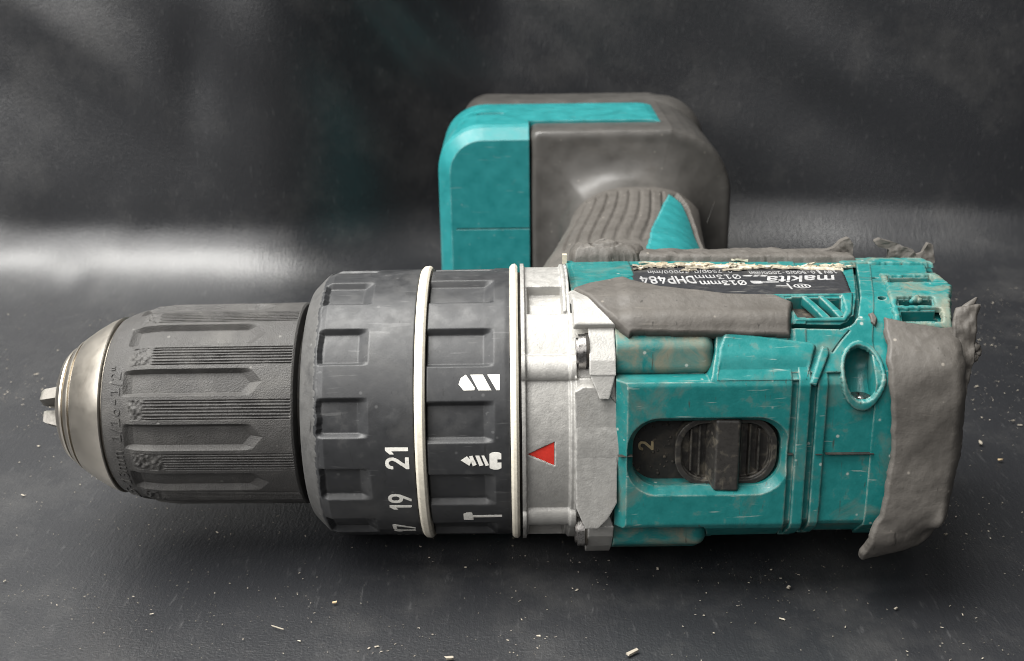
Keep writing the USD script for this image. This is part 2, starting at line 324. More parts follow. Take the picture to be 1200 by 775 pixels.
# --- mode collar
def mode_r(X, P):
    r = np.interp(X, [-15.3, -14.9, -1.0, -.2], [25.2, 26.2, 26.25, 26.15])
    k = (P - 15.9 + 15) % 30 - 15
    n = (1 - lin(np.abs(k), 6.6, 8.2)) * (1 - lin(X, -4.9, -3.0))
    return r - 1.2 * n + (meshkit.fbm(np.stack([X / 3., P / 8., 0 * X + 3], -1), 3, 4) - .5) * .08
xs = np.concatenate([np.linspace(-15.3, -14.8, 6), np.linspace(-14.4, -5.2, 22), np.linspace(-5, -2.9, 16), np.linspace(-2.7, -.2, 10)])
mc = put("mode_collar", polar(xs, 1440, mode_r), "collar", D, smooth=True)
def icon(shapes, name, phi):
    put(name, on_ring(cat(*[flat_poly(Polygon(s) if not hasattr(s, "geom_type") else s, .05) for s in shapes]), 0, phi, 26.25), "print", mc, smooth=False)
# icon coordinates: (up round the ring, towards the nose), mm
icon([[(-.3, 9.3), (-1.4, 8.4), (-1.35, 6.5), (-.9, 6.45), (1.4, 8.0), (.8, 8.9)], [(1.4, 7.2), (1.4, 5.0), (-1.4, 3.5), (-1.4, 5.8)], [(1.4, 4.2), (1.4, 2.0), (-1.4, 2.0), (-1.4, 2.6)]], "drill_symbol", 31.4)
hd = Point(0, 2.9).buffer(1.75).intersection(sbox(-2, 1.9, 2, 4.0)).difference(sbox(-.35, 1.5, .35, 2.6))
icon([[(-.9, 7.6), (.2, 9.1), (.95, 8.0), (.1, 7.2)], [(-1.0, 7.0), (-.7, 6.3), (1.05, 7.0), (.95, 7.6)], [(-1.0, 5.8), (-.8, 5.1), (1.05, 5.8), (1.05, 6.5)], [(-1.0, 4.7), (-.8, 4.1), (1.05, 4.9), (1.05, 5.4)], hd], "screw_symbol", .2)
icon([[(-1.25, 9.1), (.9, 9.1), (1.35, 8.5), (1.35, 7.5), (.55, 7.4), (.45, 7.3), (.45, 2.0), (-.25, 2.0), (-.25, 7.3), (-1.25, 7.3)]], "hammer_symbol", -30.2)
put("cream_ring", ring(-.15, 1.35, 27.0), "cream", D, smooth=25)
put("spacer", lathe([(1.3, 25.4), (2.0, 25.4)], 120), "dark", D)

# --- gear housing of cast aluminium
def gear_r(X, P):
    r = 26.35 + 0 * X
    r = r + .75 * (1 - lin(X, 2.55, 2.75))
    boss = lambda c, w: np.sqrt(np.clip(1 - ((P - c) / w) ** 2, 0, 1))
    r = r + 1.5 * boss(36.8, 5.2) * (1 - lin(X, 11.6, 11.8)) + 1.5 * boss(-29.4, 5.2) * (1 - lin(X, 11.6, 11.8))
    r = r + .5 * sstep(X, 10.2, 10.6)                                        # raised rear band
    r = r + .55 * lin(X, 11.2, 11.4) * lwin(P, -24, 33, 1.0)                 # shield plate round the front
    pk = lwin(P, 60.5, 77.5, .5) * lwin(X, 3.0, 9.6, .4)
    r = r - 1.9 * pk + .75 * pk * np.clip((P - 61) / 7.0, 0, 1) * (P < 68.2)
    pk2 = lwin(P, -62, -33.5, .5) * lwin(X, 3.0, 9.6, .4)
    r = r - 2.6 * pk2
    r = r + .55 * lwin(P, 60.5, 120, .6) * (win(X, 9.5, 10.3, .3))
    r = r - 4.0 * lin(X, 10.9, 11.1) * lwin(P, 60, 200, 1.0)
    # red arrow: recessed triangle
    c = 2.9; hw = 5.2 * lin(X, 2.7, 7.7)
    ins = (np.abs(P - c) < hw) * (X > 2.9) * (X < 7.6)
    r = r - .3 * ins
    return r + (meshkit.fbm(np.stack([X / 1.2, P / 3., 0 * X], -1), 3, 6) - .5) * .07
xs = np.concatenate([[1.85, 1.95], np.linspace(2.05, 3.1, 12), np.linspace(3.25, 9.3, 50), np.linspace(9.4, 12.2, 32), np.linspace(12.4, 19.4, 24)])
gear_mesh = polar(xs, 1440, gear_r)
gh = put("gear_housing", gear_mesh, "alu", D, smooth=32)
put("gear_flange", lathe([(1.85, 24), (1.85, 26.8), (2.0, 27.05), (2.5, 27.05), (2.6, 26.2)], 200), "alu", gh)
tri = Polygon([(0, -2.9), (2.25, -7.5), (-2.25, -7.5)])
put("red_arrow", on_ring(flat_poly(tri, .03), 0, 2.9, 26.12), "red", gh, smooth=False)

# --- housing frame: rolled slightly about the drill's axis, rear half sheared a little
RHO = math.radians(3.3)
def warp(v):
    v = np.array(v, float); k = np.clip((v[:, 0] - 42) / 16, 0, 1)
    v[:, 0] += .27 * np.clip(v[:, 1] + 23, 0, 45) * k; return v
def roll(v):
    v = np.asarray(v, float); c, s = math.cos(RHO), math.sin(RHO)
    return np.stack([v[:, 0], v[:, 1] * c + v[:, 2] * s, v[:, 2] * c - v[:, 1] * s], -1)
def body_space(mesh, edge=None):
    t = fine(mesh, edge) if edge else (as_tm(mesh) if not isinstance(mesh, trimesh.Trimesh) else mesh.copy())
    t.vertices = roll(warp(t.vertices)); return t
SEC = np.array([(16, 24.4), (-15, 25.2), (-21, 22.6), (-23.5, 19.2), (-28.2, 14.3), (-28.7, 13.2), (-28.7, -13.2), (-28.0, -14.3), (-23.6, -17.8), (-19, -20.6), (-13, -22.8), (16, -24.0)], float)
BACK = [(20, -21), (22.5, -12), (22.5, 12), (20, 21)]
PROF = Polygon(list(map(tuple, SEC)) + BACK).buffer(-1.0).buffer(1.0, quad_segs=6)
seg = np.linalg.norm(np.diff(SEC, axis=0), axis=1); TT = np.concatenate([[0], np.cumsum(seg)])
_t = np.linspace(-6, TT[-1], 2400); _p = np.stack([np.interp(_t, TT, SEC[:, 0]), np.interp(_t, TT, SEC[:, 1])], -1)
_p[_t < 0, 0] += -_t[_t < 0]
_k = np.ones(41) / 41
_ps = np.stack([np.convolve(np.pad(_p[:, i], 20, mode="edge"), _k, "valid") for i in (0, 1)], -1); _ps[:25] = _p[:25]
_tan = np.gradient(_ps, axis=0); _n = np.stack([_tan[:, 1], -_tan[:, 0]], -1); _n /= np.linalg.norm(_n, axis=1, keepdims=True)
if _n[50] @ np.array([0, 1]) < 0: _n = -_n
def S(x, t, h):
    """point on the housing's skin: x along the drill, t round it (from the far top edge to the front and under), h above it"""
    t = np.asarray(t, float); i = lambda a: np.interp(t, _t, a)
    y, z = i(_ps[:, 0]) + h * i(_n[:, 0]), i(_ps[:, 1]) + h * i(_n[:, 1])
    return np.stack([np.asarray(x, float) + 0 * t, y, z], -1)
def WX(x, t):
    """true x (as on the finished drill) to x before the shear"""
    y = np.interp(t, _t, _ps[:, 0]); x = np.asarray(x, float)
    a = .27 * np.clip(y + 23, 0, 45)
    x0 = x - a
    for _ in range(30): x0 = x - a * np.clip((x0 - 42) / 16, 0, 1)
    return x0
def overlay(poly, height, edge=1.0, res=.3, rough=0., seed=1, nscale=2.0, ragged=0., warped=True, hump=None):
    """a patch with real thickness lying on the housing's skin: poly in (x, t)"""
    pg = poly if hasattr(poly, "geom_type") else Polygon(poly)
    x0, t0, x1, t1 = pg.bounds
    xs = np.arange(x0 - 2 * res, x1 + 3 * res, res); ts = np.arange(t0 - 2 * res, t1 + 3 * res, res)
    X, T = np.meshgrid(xs, ts, indexing="ij")
    P3 = np.stack([X / nscale, T / nscale, 0 * X + seed], -1)
    jx = (meshkit.fbm(P3 * 1.7, 3, seed + 3) - .5) * ragged; jt = (meshkit.fbm(P3 * 1.7, 3, seed + 7) - .5) * ragged
    pts = shapely.points((X + jx).ravel(), (T + jt).ravel())
    ins = shapely.contains(pg, pts).reshape(X.shape)
    d = shapely.distance(pg.boundary, pts).reshape(X.shape)
    h = np.where(ins, height * np.sqrt(np.clip(1 - (1 - np.clip(d / edge, 0, 1)) ** 2, 0, 1)), -.8)
    if rough: h = np.where(ins, h + rough * (meshkit.fbm(P3, 4, seed) - .5) * np.clip(d / edge, 0, 1), h)
    if hump is not None: h = np.where(ins, h + hump(X, T) * np.clip(d / edge, 0, 1), h)
    x_in = WX(X, T) if warped else X
    v = S(x_in.ravel(), T.ravel(), h.ravel())
    f = grid_faces(len(xs), len(ts)); ok = ins.ravel()
    f = f[ok[f].any(1)]
    t = trimesh.Trimesh(roll(warp(v)), f, process=False); t.remove_unreferenced_vertices()
    c = t.triangles_center; n = t.face_normals
    if (n[:, 1] * c[:, 1] + n[:, 2] * c[:, 2]).sum() < 0: t.invert()
    return t
def prism(poly, x0, x1):
    """polygon in (y, z) swept from x0 to x1"""
    out = None
    for g in getattr(poly, "geoms", [poly]):
        c = CrossSection([np.array(g.exterior.coords)[:-1]] + [np.array(i.coords)[:-1] for i in g.interiors], m3.FillRule.EvenOdd)
        e = Manifold.extrude(c, x1 - x0).transform(np.array([[0, 0, 1, x0], [1, 0, 0, 0], [0, 1, 0, 0]], float))
        out = e if out is None else out + e
    return out
def slab(poly, y0, y1):
    """polygon in (x, z) swept in y"""
    c = CrossSection([np.array(poly.exterior.coords)[:-1]], m3.FillRule.EvenOdd)
    return Manifold.extrude(c, y1 - y0).transform(np.array([[1, 0, 0, 0], [0, 0, 1, y0], [0, 1, 0, 0]], float))
def plate(poly, z0, z1):
    c = CrossSection([np.array(poly.exterior.coords)[:-1]], m3.FillRule.EvenOdd)
    return Manifold.extrude(c, z1 - z0).translate([0, 0, z0])
def ball(c, r, n=32): return Manifold.sphere(r, n).translate(list(map(float, c)))
def xcyl(x0, x1, y, z, r, n=40, r2=None):
    return Manifold.cylinder(x1 - x0, r, r if r2 is None else r2, n).transform(np.array([[0, 0, 1, x0], [1, 0, 0, y], [0, 1, 0, z]], float))
def zcyl(x, y, z0, z1, r, n=40): return Manifold.cylinder(z1 - z0, r, r, n).translate([x, y, z0])
def rrect(x0, z0, x1, z1, r): return sbox(x0 + r, z0 + r, x1 - r, z1 - r).buffer(r, quad_segs=10)

# screw bosses of the gear housing at the four corners
def corner(sg):
    P = lambda x, y, z: (x, y, z * sg)
    big = Manifold.hull_points(np.array([P(x, y, z) for x in (13.7, 18.25) for y, z in ((-10, 24.0), (-17.6, 24.2), (-22.0, 20.8), (-25.4, 17.0), (-26.4, 14.6), (-14, 13))]))
    tip = Manifold.hull_points(np.array([P(x, y, z) for x, y, z in ((13.7, -26.2, 14.8), (18.2, -26.2, 14.8), (15.4, -27.5, 10.6), (17.0, -27.5, 10.6), (13.7, -20, 14), (18.2, -20, 14), (15.4, -24, 10), (17, -24, 10))]))
    return big + tip
for sg in (1, -1):
    b = put("screw_boss", body_space(corner(sg), 1.5), "alu", gh, smooth=20)
    sc = xcyl(11.9, 13.2, -21.6, 17.4 * sg, 3.1, 36) + xcyl(11.5, 12.0, -21.6, 17.4 * sg, 2.5, 36)
    sc = sc - Manifold.cube([.8, 4.4, .8], True).translate([11.5, -21.6, 17.4 * sg]) - Manifold.cube([.8, .8, 4.4], True).translate([11.5, -21.6, 17.4 * sg])
    put("screw", body_space(sc), "screw", D, smooth=25)
    put("boss_seat", body_space(xcyl(13.15, 13.75, -21.4, 17.4 * sg, 3.2, 36)), "dark", gh, smooth=25)
# front shield plate of the gear housing, straight faced, between the bosses
sh = slab(Polygon([(11.2, 11.6), (12.6, 12.4), (14.4, 12.4), (17.0, 10.9), (18.6, 9.0), (18.6, -9.0), (17, -12), (15.2, -13.8), (13.0, -13.8), (11.4, -10)]), -27.35, -20)
sh = sh.transform(np.array([[1, 0, 0, 0], [0, 1, .085, 0], [0, 0, 1, 0]], float))
put("shield_plate", body_space(sh, 2.0), "alu", gh, smooth=20)
# flat triangular cheek of the gear housing under the grey pad, on the upper side
ck = overlay([(10.7, 26.5), (11.0, 31), (11.2, 38.2), (19.4, 38.4), (19.8, 37), (15, 29), (12.3, 25)], .35, .4, .3, warped=False)
put("cheek_plate", ck, "alu", gh, smooth=40)

# --- motor housing
core = prism(PROF, 18.3, 48.4) + prism(PROF.intersection(sbox(-13.5, 18, 40, 40)), 11.3, 18.5) + prism(PROF.buffer(-.9), 48.0, 50.2) + prism(PROF.buffer(.1), 49.6, 51.6) + prism(PROF.buffer(-1.3), 51.4, 53.0) \
    + prism(PROF.buffer(-.25), 52.9, 54.6) + prism(PROF.buffer(-.75), 54.4, 63.3)
core = core + prism(PROF.buffer(-.15).intersection(sbox(-40, 15.0, 40, 40)), 47.5, 63.3)
cap = prism(PROF.buffer(-.35), 62.9, 74.2) + prism(PROF.buffer(-2.2), 74, 76.2)
# left part of the corner is cut back for the screw tubes
for sg in (1, -1):
    cutp = [(-20.2, 23.2), (-32, 23.2), (-32, 13.9), (-23.3, 13.9), (-21, 16.0)]
    core = core - slab(sbox(17, 0, 36, 1), -1, 0) - Manifold.hull_points(np.array([(x + (k * 1.6 if x > 20 else 0), y, z * sg) for x in (17.0, 34.9) for k, (y, z) in zip((1, 1, -.4, -.4, .3), cutp)]))
tubes = [Manifold.batch_hull([ball((x, y, z * sg), r, 28) for x in (17.6, 33.6) for y, z, r in ((-19.0, 20.6, 1.8), (-22.4, 18.2, 2.0), (-22.6, 15.4, 2.0), (-16, 14, 2.0))]) - Manifold.cube([6, 30, 80], True).translate([15.4, -20, 0]) for sg in (1, -1)]
core = core - Manifold.hull_points(np.array([(x, y, z) for z in (-18, 18) for x, y in ((18.0, -30.5), (20.6, -30.5), (20.6, -29.1), (18.0, -26.6))]))
# slot for the gear switch with a chamfered lip
so = rrect(20.6, -7.0, 48.3, 7.0, 5.4)
slot = slab(so.buffer(-.75), -40, -23.4)
lip = Manifold.hull_points(np.vstack([[(x, -29.2, z) for x, z in so.buffer(.75).exterior.coords], [(x, -27.0, z) for x, z in so.buffer(-.75).exterior.coords]]))
core = core - slot - lip
# screw well
well = Manifold.batch_hull([ball((60.9, -27.0, 16.2), 3.3, 48), ball((60.9, -29.0, 11.8), 2.6, 48), ball((60.9, -23.6, 15.2), 3.3, 48), ball((60.9, -25.6, 11.4), 2.4, 48), ball((60.9, -30, 16.2), 3.2, 48)])
core = core - well
# groove round the label panel
def groove_bar(a, b, w, depth=2.4):
    p, q = S(WX(a[0], a[1]), a[1], 0), S(WX(b[0], b[1]), b[1], 0)
    na, nb = S(WX(a[0], a[1]), a[1], 1) - p, S(WX(b[0], b[1]), b[1], 1) - q
    d = q - p; d /= np.linalg.norm(d); pts = []
    for o, n in ((p - d * w / 2, na), (q + d * w / 2, nb)):
        s = np.cross(d, n); s /= np.linalg.norm(s)
        for e in (-w / 2, w / 2):
            pts += [o + s * e + n * 2.5, o + s * e - n * depth]
    return Manifold.hull_points(np.array(pts))
gpts = [(69.8, 3.0), (65.4, 20.6), (62.7, 30.8), (60.9, 36.6), (59.4, 38.3), (57.9, 38.9), (49.7, 38.7)]
for a, b in zip(gpts[:-1], gpts[1:]): core = core - groove_bar(a, b, .8)
core = core - groove_bar((59.3, 39.6), (56, 43.5), .25, .5)
# slots of the triangular vents
def st_prism(poly, h0, h1):
    """a straight-sided block over a small (x, t) polygon of the skin, from height h0 to h1"""
    c = [(WX(x, t), t) for x, t in poly]
    return Manifold.hull_points(np.array([S(x, t, h) for x, t in c for h in (h0, h1)]))
vent = st_prism([(49.6, 31.4), (59.4, 31.6), (58.2, 36.9), (50.6, 37.0)], -3.2, 3)
core = core - vent
roll_under = prism(sbox(-40, -40, -17.4, -10.2).difference(Point(-17.4, -10.2).buffer(11.0, 24)), 54.5, 80)
core = core - roll_under; cap = cap - roll_under
# lower cut so that the underside turns away behind the boss
core = core - slab(Polygon([(37, -19.2), (52, -17.3), (64, -17.6), (64, -40), (37, -40)]), -40, -17)
bars = [st_prism([(52.3, 31.2), (53.3, 31.2), (56.4, 37.2), (55.0, 37.2)], -1.6, .25), st_prism([(55.4, 31.2), (56.3, 31.2), (59.0, 36.6), (57.9, 37.2)], -1.6, .25)]
for vx in ((72.6, 80.6, 16.8, 21.6), (69.6, 75.6, 31.9, 33.7), (69.2, 75.9, 35.2, 37.9)):
    x0, x1, t0, t1 = vx
    dx = 1.2 if t0 < 30 else .3
    cap = cap - st_prism([(x0, t0), (x1, t0), (x1 - dx, t1), (x0 - dx, t1)], -4.0, 3)
for hx, ht in ((70.0, 16.6), (66.9, 31.2)):
    p, n = S(WX(hx, ht), ht, 0), S(WX(hx, ht), ht, 1) - S(WX(hx, ht), ht, 0)
    cap = cap - Manifold.hull_points(np.array([p + a * np.array([math.cos(k), math.sin(k) * .9, 0]) * .75 + n * h for k in np.linspace(0, 6.28, 14) for a in (1,) for h in (-2, 2)]))
hs = put("motor_housing", body_space(core, 2.2), "teal", D, smooth=24)
for t in tubes: put("screw_tube", body_space(t, 2.0), "teal_dirty", hs, smooth=35)
for b in bars: put("vent_bar", body_space(b, 2.0), "teal", hs, smooth=25)
put("vent_floor", body_space(st_prism([(49.2, 31.0), (59.8, 31.2), (58.8, 37.4), (50.2, 37.4)], -3.3, -2.3)), "soot", hs, smooth=False)
rc = put("rear_cap", body_space(cap, 2.0), "teal", D, smooth=24)
put("vent_floor", body_space(prism(PROF.buffer(-4.2), 63, 73.0), 3), "teal_clean", rc, smooth=24)
put("well_screw", body_space(cat(zcyl(60.9, -26.0, 8.6, 10.2, 1.9, 24) - Manifold.cube([.5, 3, 1.4], True).translate([60.9, -26, 10.2]), ball((60.9, -26.6, 9.4), 1.1, 16))), "screw", hs, smooth=25)
ringp = Point(0, 0).buffer(1, 24)
oval = affinity.translate(affinity.scale(ringp, 3.9, 6.6), 60.75, 48.0)
put("well_rim", overlay(oval.difference(affinity.translate(affinity.scale(ringp, 3.1, 5.2), 60.75, 47.7)), .16, .8, .14, rough=.12, seed=5, nscale=1., ragged=.3), "teal", hs, smooth=True)
# raised block on the upper chamfer, with the thin lip behind it
put("chamfer_block", overlay([(37.4, 39.6), (52.6, 41.9), (53.2, 42.6), (50.9, 49.0), (35.3, 49.0), (36.0, 43)], .75, .5, .2, hump=lambda X, T: -1.1 * sstep(T, 44.0, 48.4)), "teal", hs, smooth=True)
put("chamfer_lip", overlay([(54.1, 42.4), (55.3, 42.8), (55.3, 44.2), (52.5, 50.0), (51.2, 49.5), (53.4, 44)], .55, .4, .15), "teal", hs, smooth=True)
# moulding seam along the middle of the top
for a, b in ((53.2, 54.4), (55.0, 63.5), (18.6, 21.2), (48.4, 49.4)):
    put("seam", overlay(sbox(a, 62.65, b, 62.83), .05, .1, .08), "dark", hs, smooth=False)
# --- gear switch
put("slot_floor", body_space(slab(rrect(20.8, -7, 48.2, 7, 5), -24.0, -23.2), None), "dark", hs, smooth=False)
sw = slab(rrect(29.0, -6.5, 47.0, 6.3, 5.2), -25.6, -23.5) - slab(rrect(30.3, -5.4, 45.8, 5.2, 4.2), -27, -24.7)
rim = slab(rrect(29.0, -6.5, 47.0, 6.3, 5.2), -26.3, -24.5) - slab(rrect(30.0, -5.6, 46.0, 5.4, 4.4), -28, -23)
swp = put("gear_switch", body_space(sw + rim), "switch", D, smooth=25)
for x in (31.9, 33.4, 35.0, 40.7, 42.3, 43.9):
    hz = 4.9 if 32.5 < x < 43.5 else 4.0
    put("rib", body_space(Manifold.hull_points(np.array([(x + a, y, z) for a, y in ((-.35, -24.6), (.35, -24.6), (-.15, -25.7), (.15, -25.7)) for z in (-hz, hz)]))), "switch", swp, smooth=20)
knob = Manifold.batch_hull([Manifold.sphere(.5, 16).translate([x, y, z]) for x, y in ((35.0, -24.8), (36.2, -27.7), (39.6, -27.9), (40.4, -24.8)) for z in (-6.4, 6.2)])
put("thumb_ridge", body_space(knob, 1.5), "switch", swp, smooth=35)
two = centred(text("2", 2.6, .12, True)); two.vertices = np.stack([-two.vertices[:, 1] + 24.0, -24.0 - two.vertices[:, 2], two.vertices[:, 0] + .3], -1)
put("number", body_space(two), "grime_gold", hs, smooth=False)
# grime packed in the slot
put("slot_grime", body_space(cat(*[ball((x, -23.9, z), r, 10) for x, z, r in zip(rng.uniform(21.5, 29, 46), rng.uniform(-5.6, 5.6, 46), rng.uniform(.12, .38, 46))])), "soot", hs, smooth=True)

# --- grey pad over the upper edge, label, label text
pad = [(11.6, 26.0), (13.6, 23.6), (15.3, 22.0), (17.4, 20.2), (19.6, 18.6), (21.8, 19.4), (23.0, 22.2), (24.6, 24.4), (27.2, 27.0), (31.4, 28.8), (38.7, 30.8), (46.9, 31.2), (49.6, 33.3), (49.2, 36), (48.9, 40.8), (38.9, 40.6), (28, 40.4), (21.3, 40.2), (20.6, 40.8), (17.6, 37.4), (13.2, 29.8)]
put("side_pad", overlay(pad, .95, .7, .2, rough=.4, seed=3, nscale=5., ragged=.4, warped=False, hump=lambda X, T: .5 * sstep(X, 19, 21.5) * (1 - sstep(X, 24, 40) * .6) + .5 * np.exp(-((T - 37.4) / 1.6) ** 2)), "rubber", D, smooth=True)
lab = put("label_plate", overlay([(23.0, 5.0), (64.9, 11.6), (64.6, 15), (61.9, 29.6), (60.0, 30.3), (42, 30.6), (24, 26)], .12, .15, .3), "label", D, smooth=True)
put("panel_edge", overlay([(59.5, 30.3), (62.0, 29.8), (60.4, 36.0), (58.9, 38.0), (50.0, 37.9), (50.0, 37.2), (58.4, 37.0), (59.4, 35)], .35, .3, .15), "teal", hs, smooth=True)
put("panel_edge", overlay([(46, 30.0), (60.2, 30.2), (60.2, 31.0), (46, 30.9)], .3, .3, .15), "teal", hs, smooth=True)
def label_text(tm, x_right, t_base, slope=0.0, h=.13, sx=1.0, shear=0.):
    """reads from right to left seen from the front: text x runs towards the nose, text y towards the viewer"""
    t = fine(tm, .6); v = t.vertices
    X = x_right - v[:, 0] * sx - shear * v[:, 1]; T = t_base + v[:, 1] + slope * v[:, 0]
    t.vertices = roll(warp(S(WX(X, T), T, h + v[:, 2])))
    if (t.face_normals[:, 2] * t.area_faces).sum() < 0: pass
    return t
def ltxt(s, h, xr, t, width, bold=True, shear=0., slope=0.): 
    m = text(s, h, .05, bold); w = m.bounds[1][0]
    put("lettering", label_text(m, xr, t, slope, .12, width / w, shear), "label_print", lab, smooth=False)
ltxt("makita", 4.6, 62.6, 16.0, 13.2, True, .25, .02)
ltxt("\u00d813mm", 3.3, 44.6, 19.4, 8.8, True)
ltxt("\u00d813mm", 3.3, 44.4, 14.6, 8.8, False)
ltxt("DHP484", 5.6, 35.4, 15.4, 10.6, True)
ltxt("18V \u23d3 0-500/0-2000/min", 2.2, 63.6, 12.2, 17.0, False)
ltxt("0-7500/0-30000/min", 2.2, 43.5, 10.6, 16.5, False)
hm = cat(*[flat_poly(Polygon(p), .05) for p in ([(0, 1.4), (2.0, 1.6), (2.0, 3.4), (1.3, 3.6), (0.4, 3.4), (0, 2.8)], [(2.0, 2.1), (5.2, 2.1), (5.2, 2.8), (2.0, 2.8)])])
hm.vertices[:, 0] *= -1; hm.invert()
hm.vertices[:, 0] += 5.2
put("lettering", label_text(hm, 50.6, 18.4), "label_print", lab, smooth=False)
db = cat(*[flat_poly(Polygon(p), .05) for p in ([(0, .8), (1, .2), (1.6, 1.2), (.6, 1.6)], [(1.3, .2), (2.3, .2), (3, 1.4), (2, 1.4)], [(2.7, .2), (4.8, .4), (4.8, 1.1), (3.3, 1.3)])])
put("lettering", label_text(db, 49.6, 14.9), "label_print", lab, smooth=False)
mk = cat(flat_poly(Point(1.6, 1.6).buffer(1.6, 12).difference(Point(1.6, 1.6).buffer(1.3, 12)), .05), *[flat_poly(sbox(a, .8, a + .3, 2.3), .05) for a in (.8, 1.45, 2.1)])
put("lettering", label_text(mk, 55.8, 22.6), "label_print", lab, smooth=False)
put("lettering", label_text(cat(flat_poly(sbox(0, 0, .35, 4.2), .05), flat_poly(sbox(.4, 1.5, 2.6, 1.9), .05)), 52.0, 22.2), "label_print", lab, smooth=False)
# pale edge strip and torn film along the far edge of the label
put("label_border", overlay([(33, 5.6), (65.4, 10.4), (65.4, 11.8), (33, 7.4)], .45, .2, .25, rough=.2, ragged=.5), "shred", D, smooth=True)
teal_patch = overlay([(11.9, 2), (24.3, 1.4), (24.2, 14), (20, 20), (12.2, 23.6)], .14, .2, .35, warped=False)
put("bare_patch", teal_patch, "teal", hs, smooth=True)
def shred(x, t, l, w, a, h):
    n = 7; q = []
    for i in range(n):
        k = i / (n - 1); ww = w * (.45 + .55 * math.sin(math.pi * min(max(k, .08), .95))) * rng.uniform(.6, 1.2); b = rng.normal(0, .18)
        q += [(x + (k - .5) * l * math.cos(a) - ww * math.sin(a) + b * .3, t + (k - .5) * l * math.sin(a) + ww * math.cos(a), h + .35 * abs(math.sin(k * 5 + x)) + .1),
              (x + (k - .5) * l * math.cos(a) + ww * math.sin(a), t + (k - .5) * l * math.sin(a) - ww * math.cos(a) + b, h + .15 * rng.random())]
    q = np.array(q); top = S(WX(q[:, 0], q[:, 1]), q[:, 1], q[:, 2]); bot = S(WX(q[:, 0], q[:, 1]), q[:, 1], q[:, 2] - .35)
    f = []
    for i in range(n - 1):
        a0, b0, c0, d0 = 2 * i, 2 * i + 1, 2 * i + 3, 2 * i + 2
        f += [(a0, b0, c0), (a0, c0, d0), (a0 + 2 * n, c0 + 2 * n, b0 + 2 * n), (a0 + 2 * n, d0 + 2 * n, c0 + 2 * n)]
        for p, r in ((d0, a0), (b0, c0)): f += [(p, r, r + 2 * n), (p, r + 2 * n, p + 2 * n)]
    t = trimesh.Trimesh(roll(warp(np.vstack([top, bot]))), f, process=False); return t
for i in range(44):
    x = rng.uniform(25, 66); t0 = 6.0 + (x - 25) * .10 + rng.normal(0, .9) * (2.4 if x < 48 else 1.0)
    put("film_shred", shred(x, t0, rng.uniform(1.2, 6.0), rng.uniform(.3, 1.0), rng.normal(0, .25), .35), "shred", lab, smooth=False)
# --- far edge: long grey ridge behind the label and the lumpy overmould at its front end
put("edge_ridge", overlay([(25, -4.5), (70, -3.5), (70, 4.4), (56, 3.6), (40, 2.6), (28, 1.4), (25, 1)], 1.5, 1.6, .3, rough=.9, seed=11, nscale=3., ragged=.8), "rubber", D, smooth=True)
put("edge_lump", overlay([(12.2, -5.5), (28.2, -5.5), (28.4, -1), (26, 1.6), (19, 1.8), (13, 1.6), (12.2, 0)], 2.6, 2.4, .25, rough=1.6, seed=14, nscale=3.4, ragged=1.0,
    hump=lambda X, T: 1.1 * np.exp(-((X - 19) / 5.5) ** 2) - .9 * np.exp(-((np.hypot(X - 19.5, (T + 1.2) * 2.2) - 3.0) / .3) ** 2) * (meshkit.noise(np.stack([X, T, 0 * X], -1)) > .35)), "rubber", D, smooth=True)
put("film_shred", body_space(Manifold.cube([.9, 1.2, 1.9]).translate([10.6, 14.0, 24.2])), "shred", lab, smooth=False)

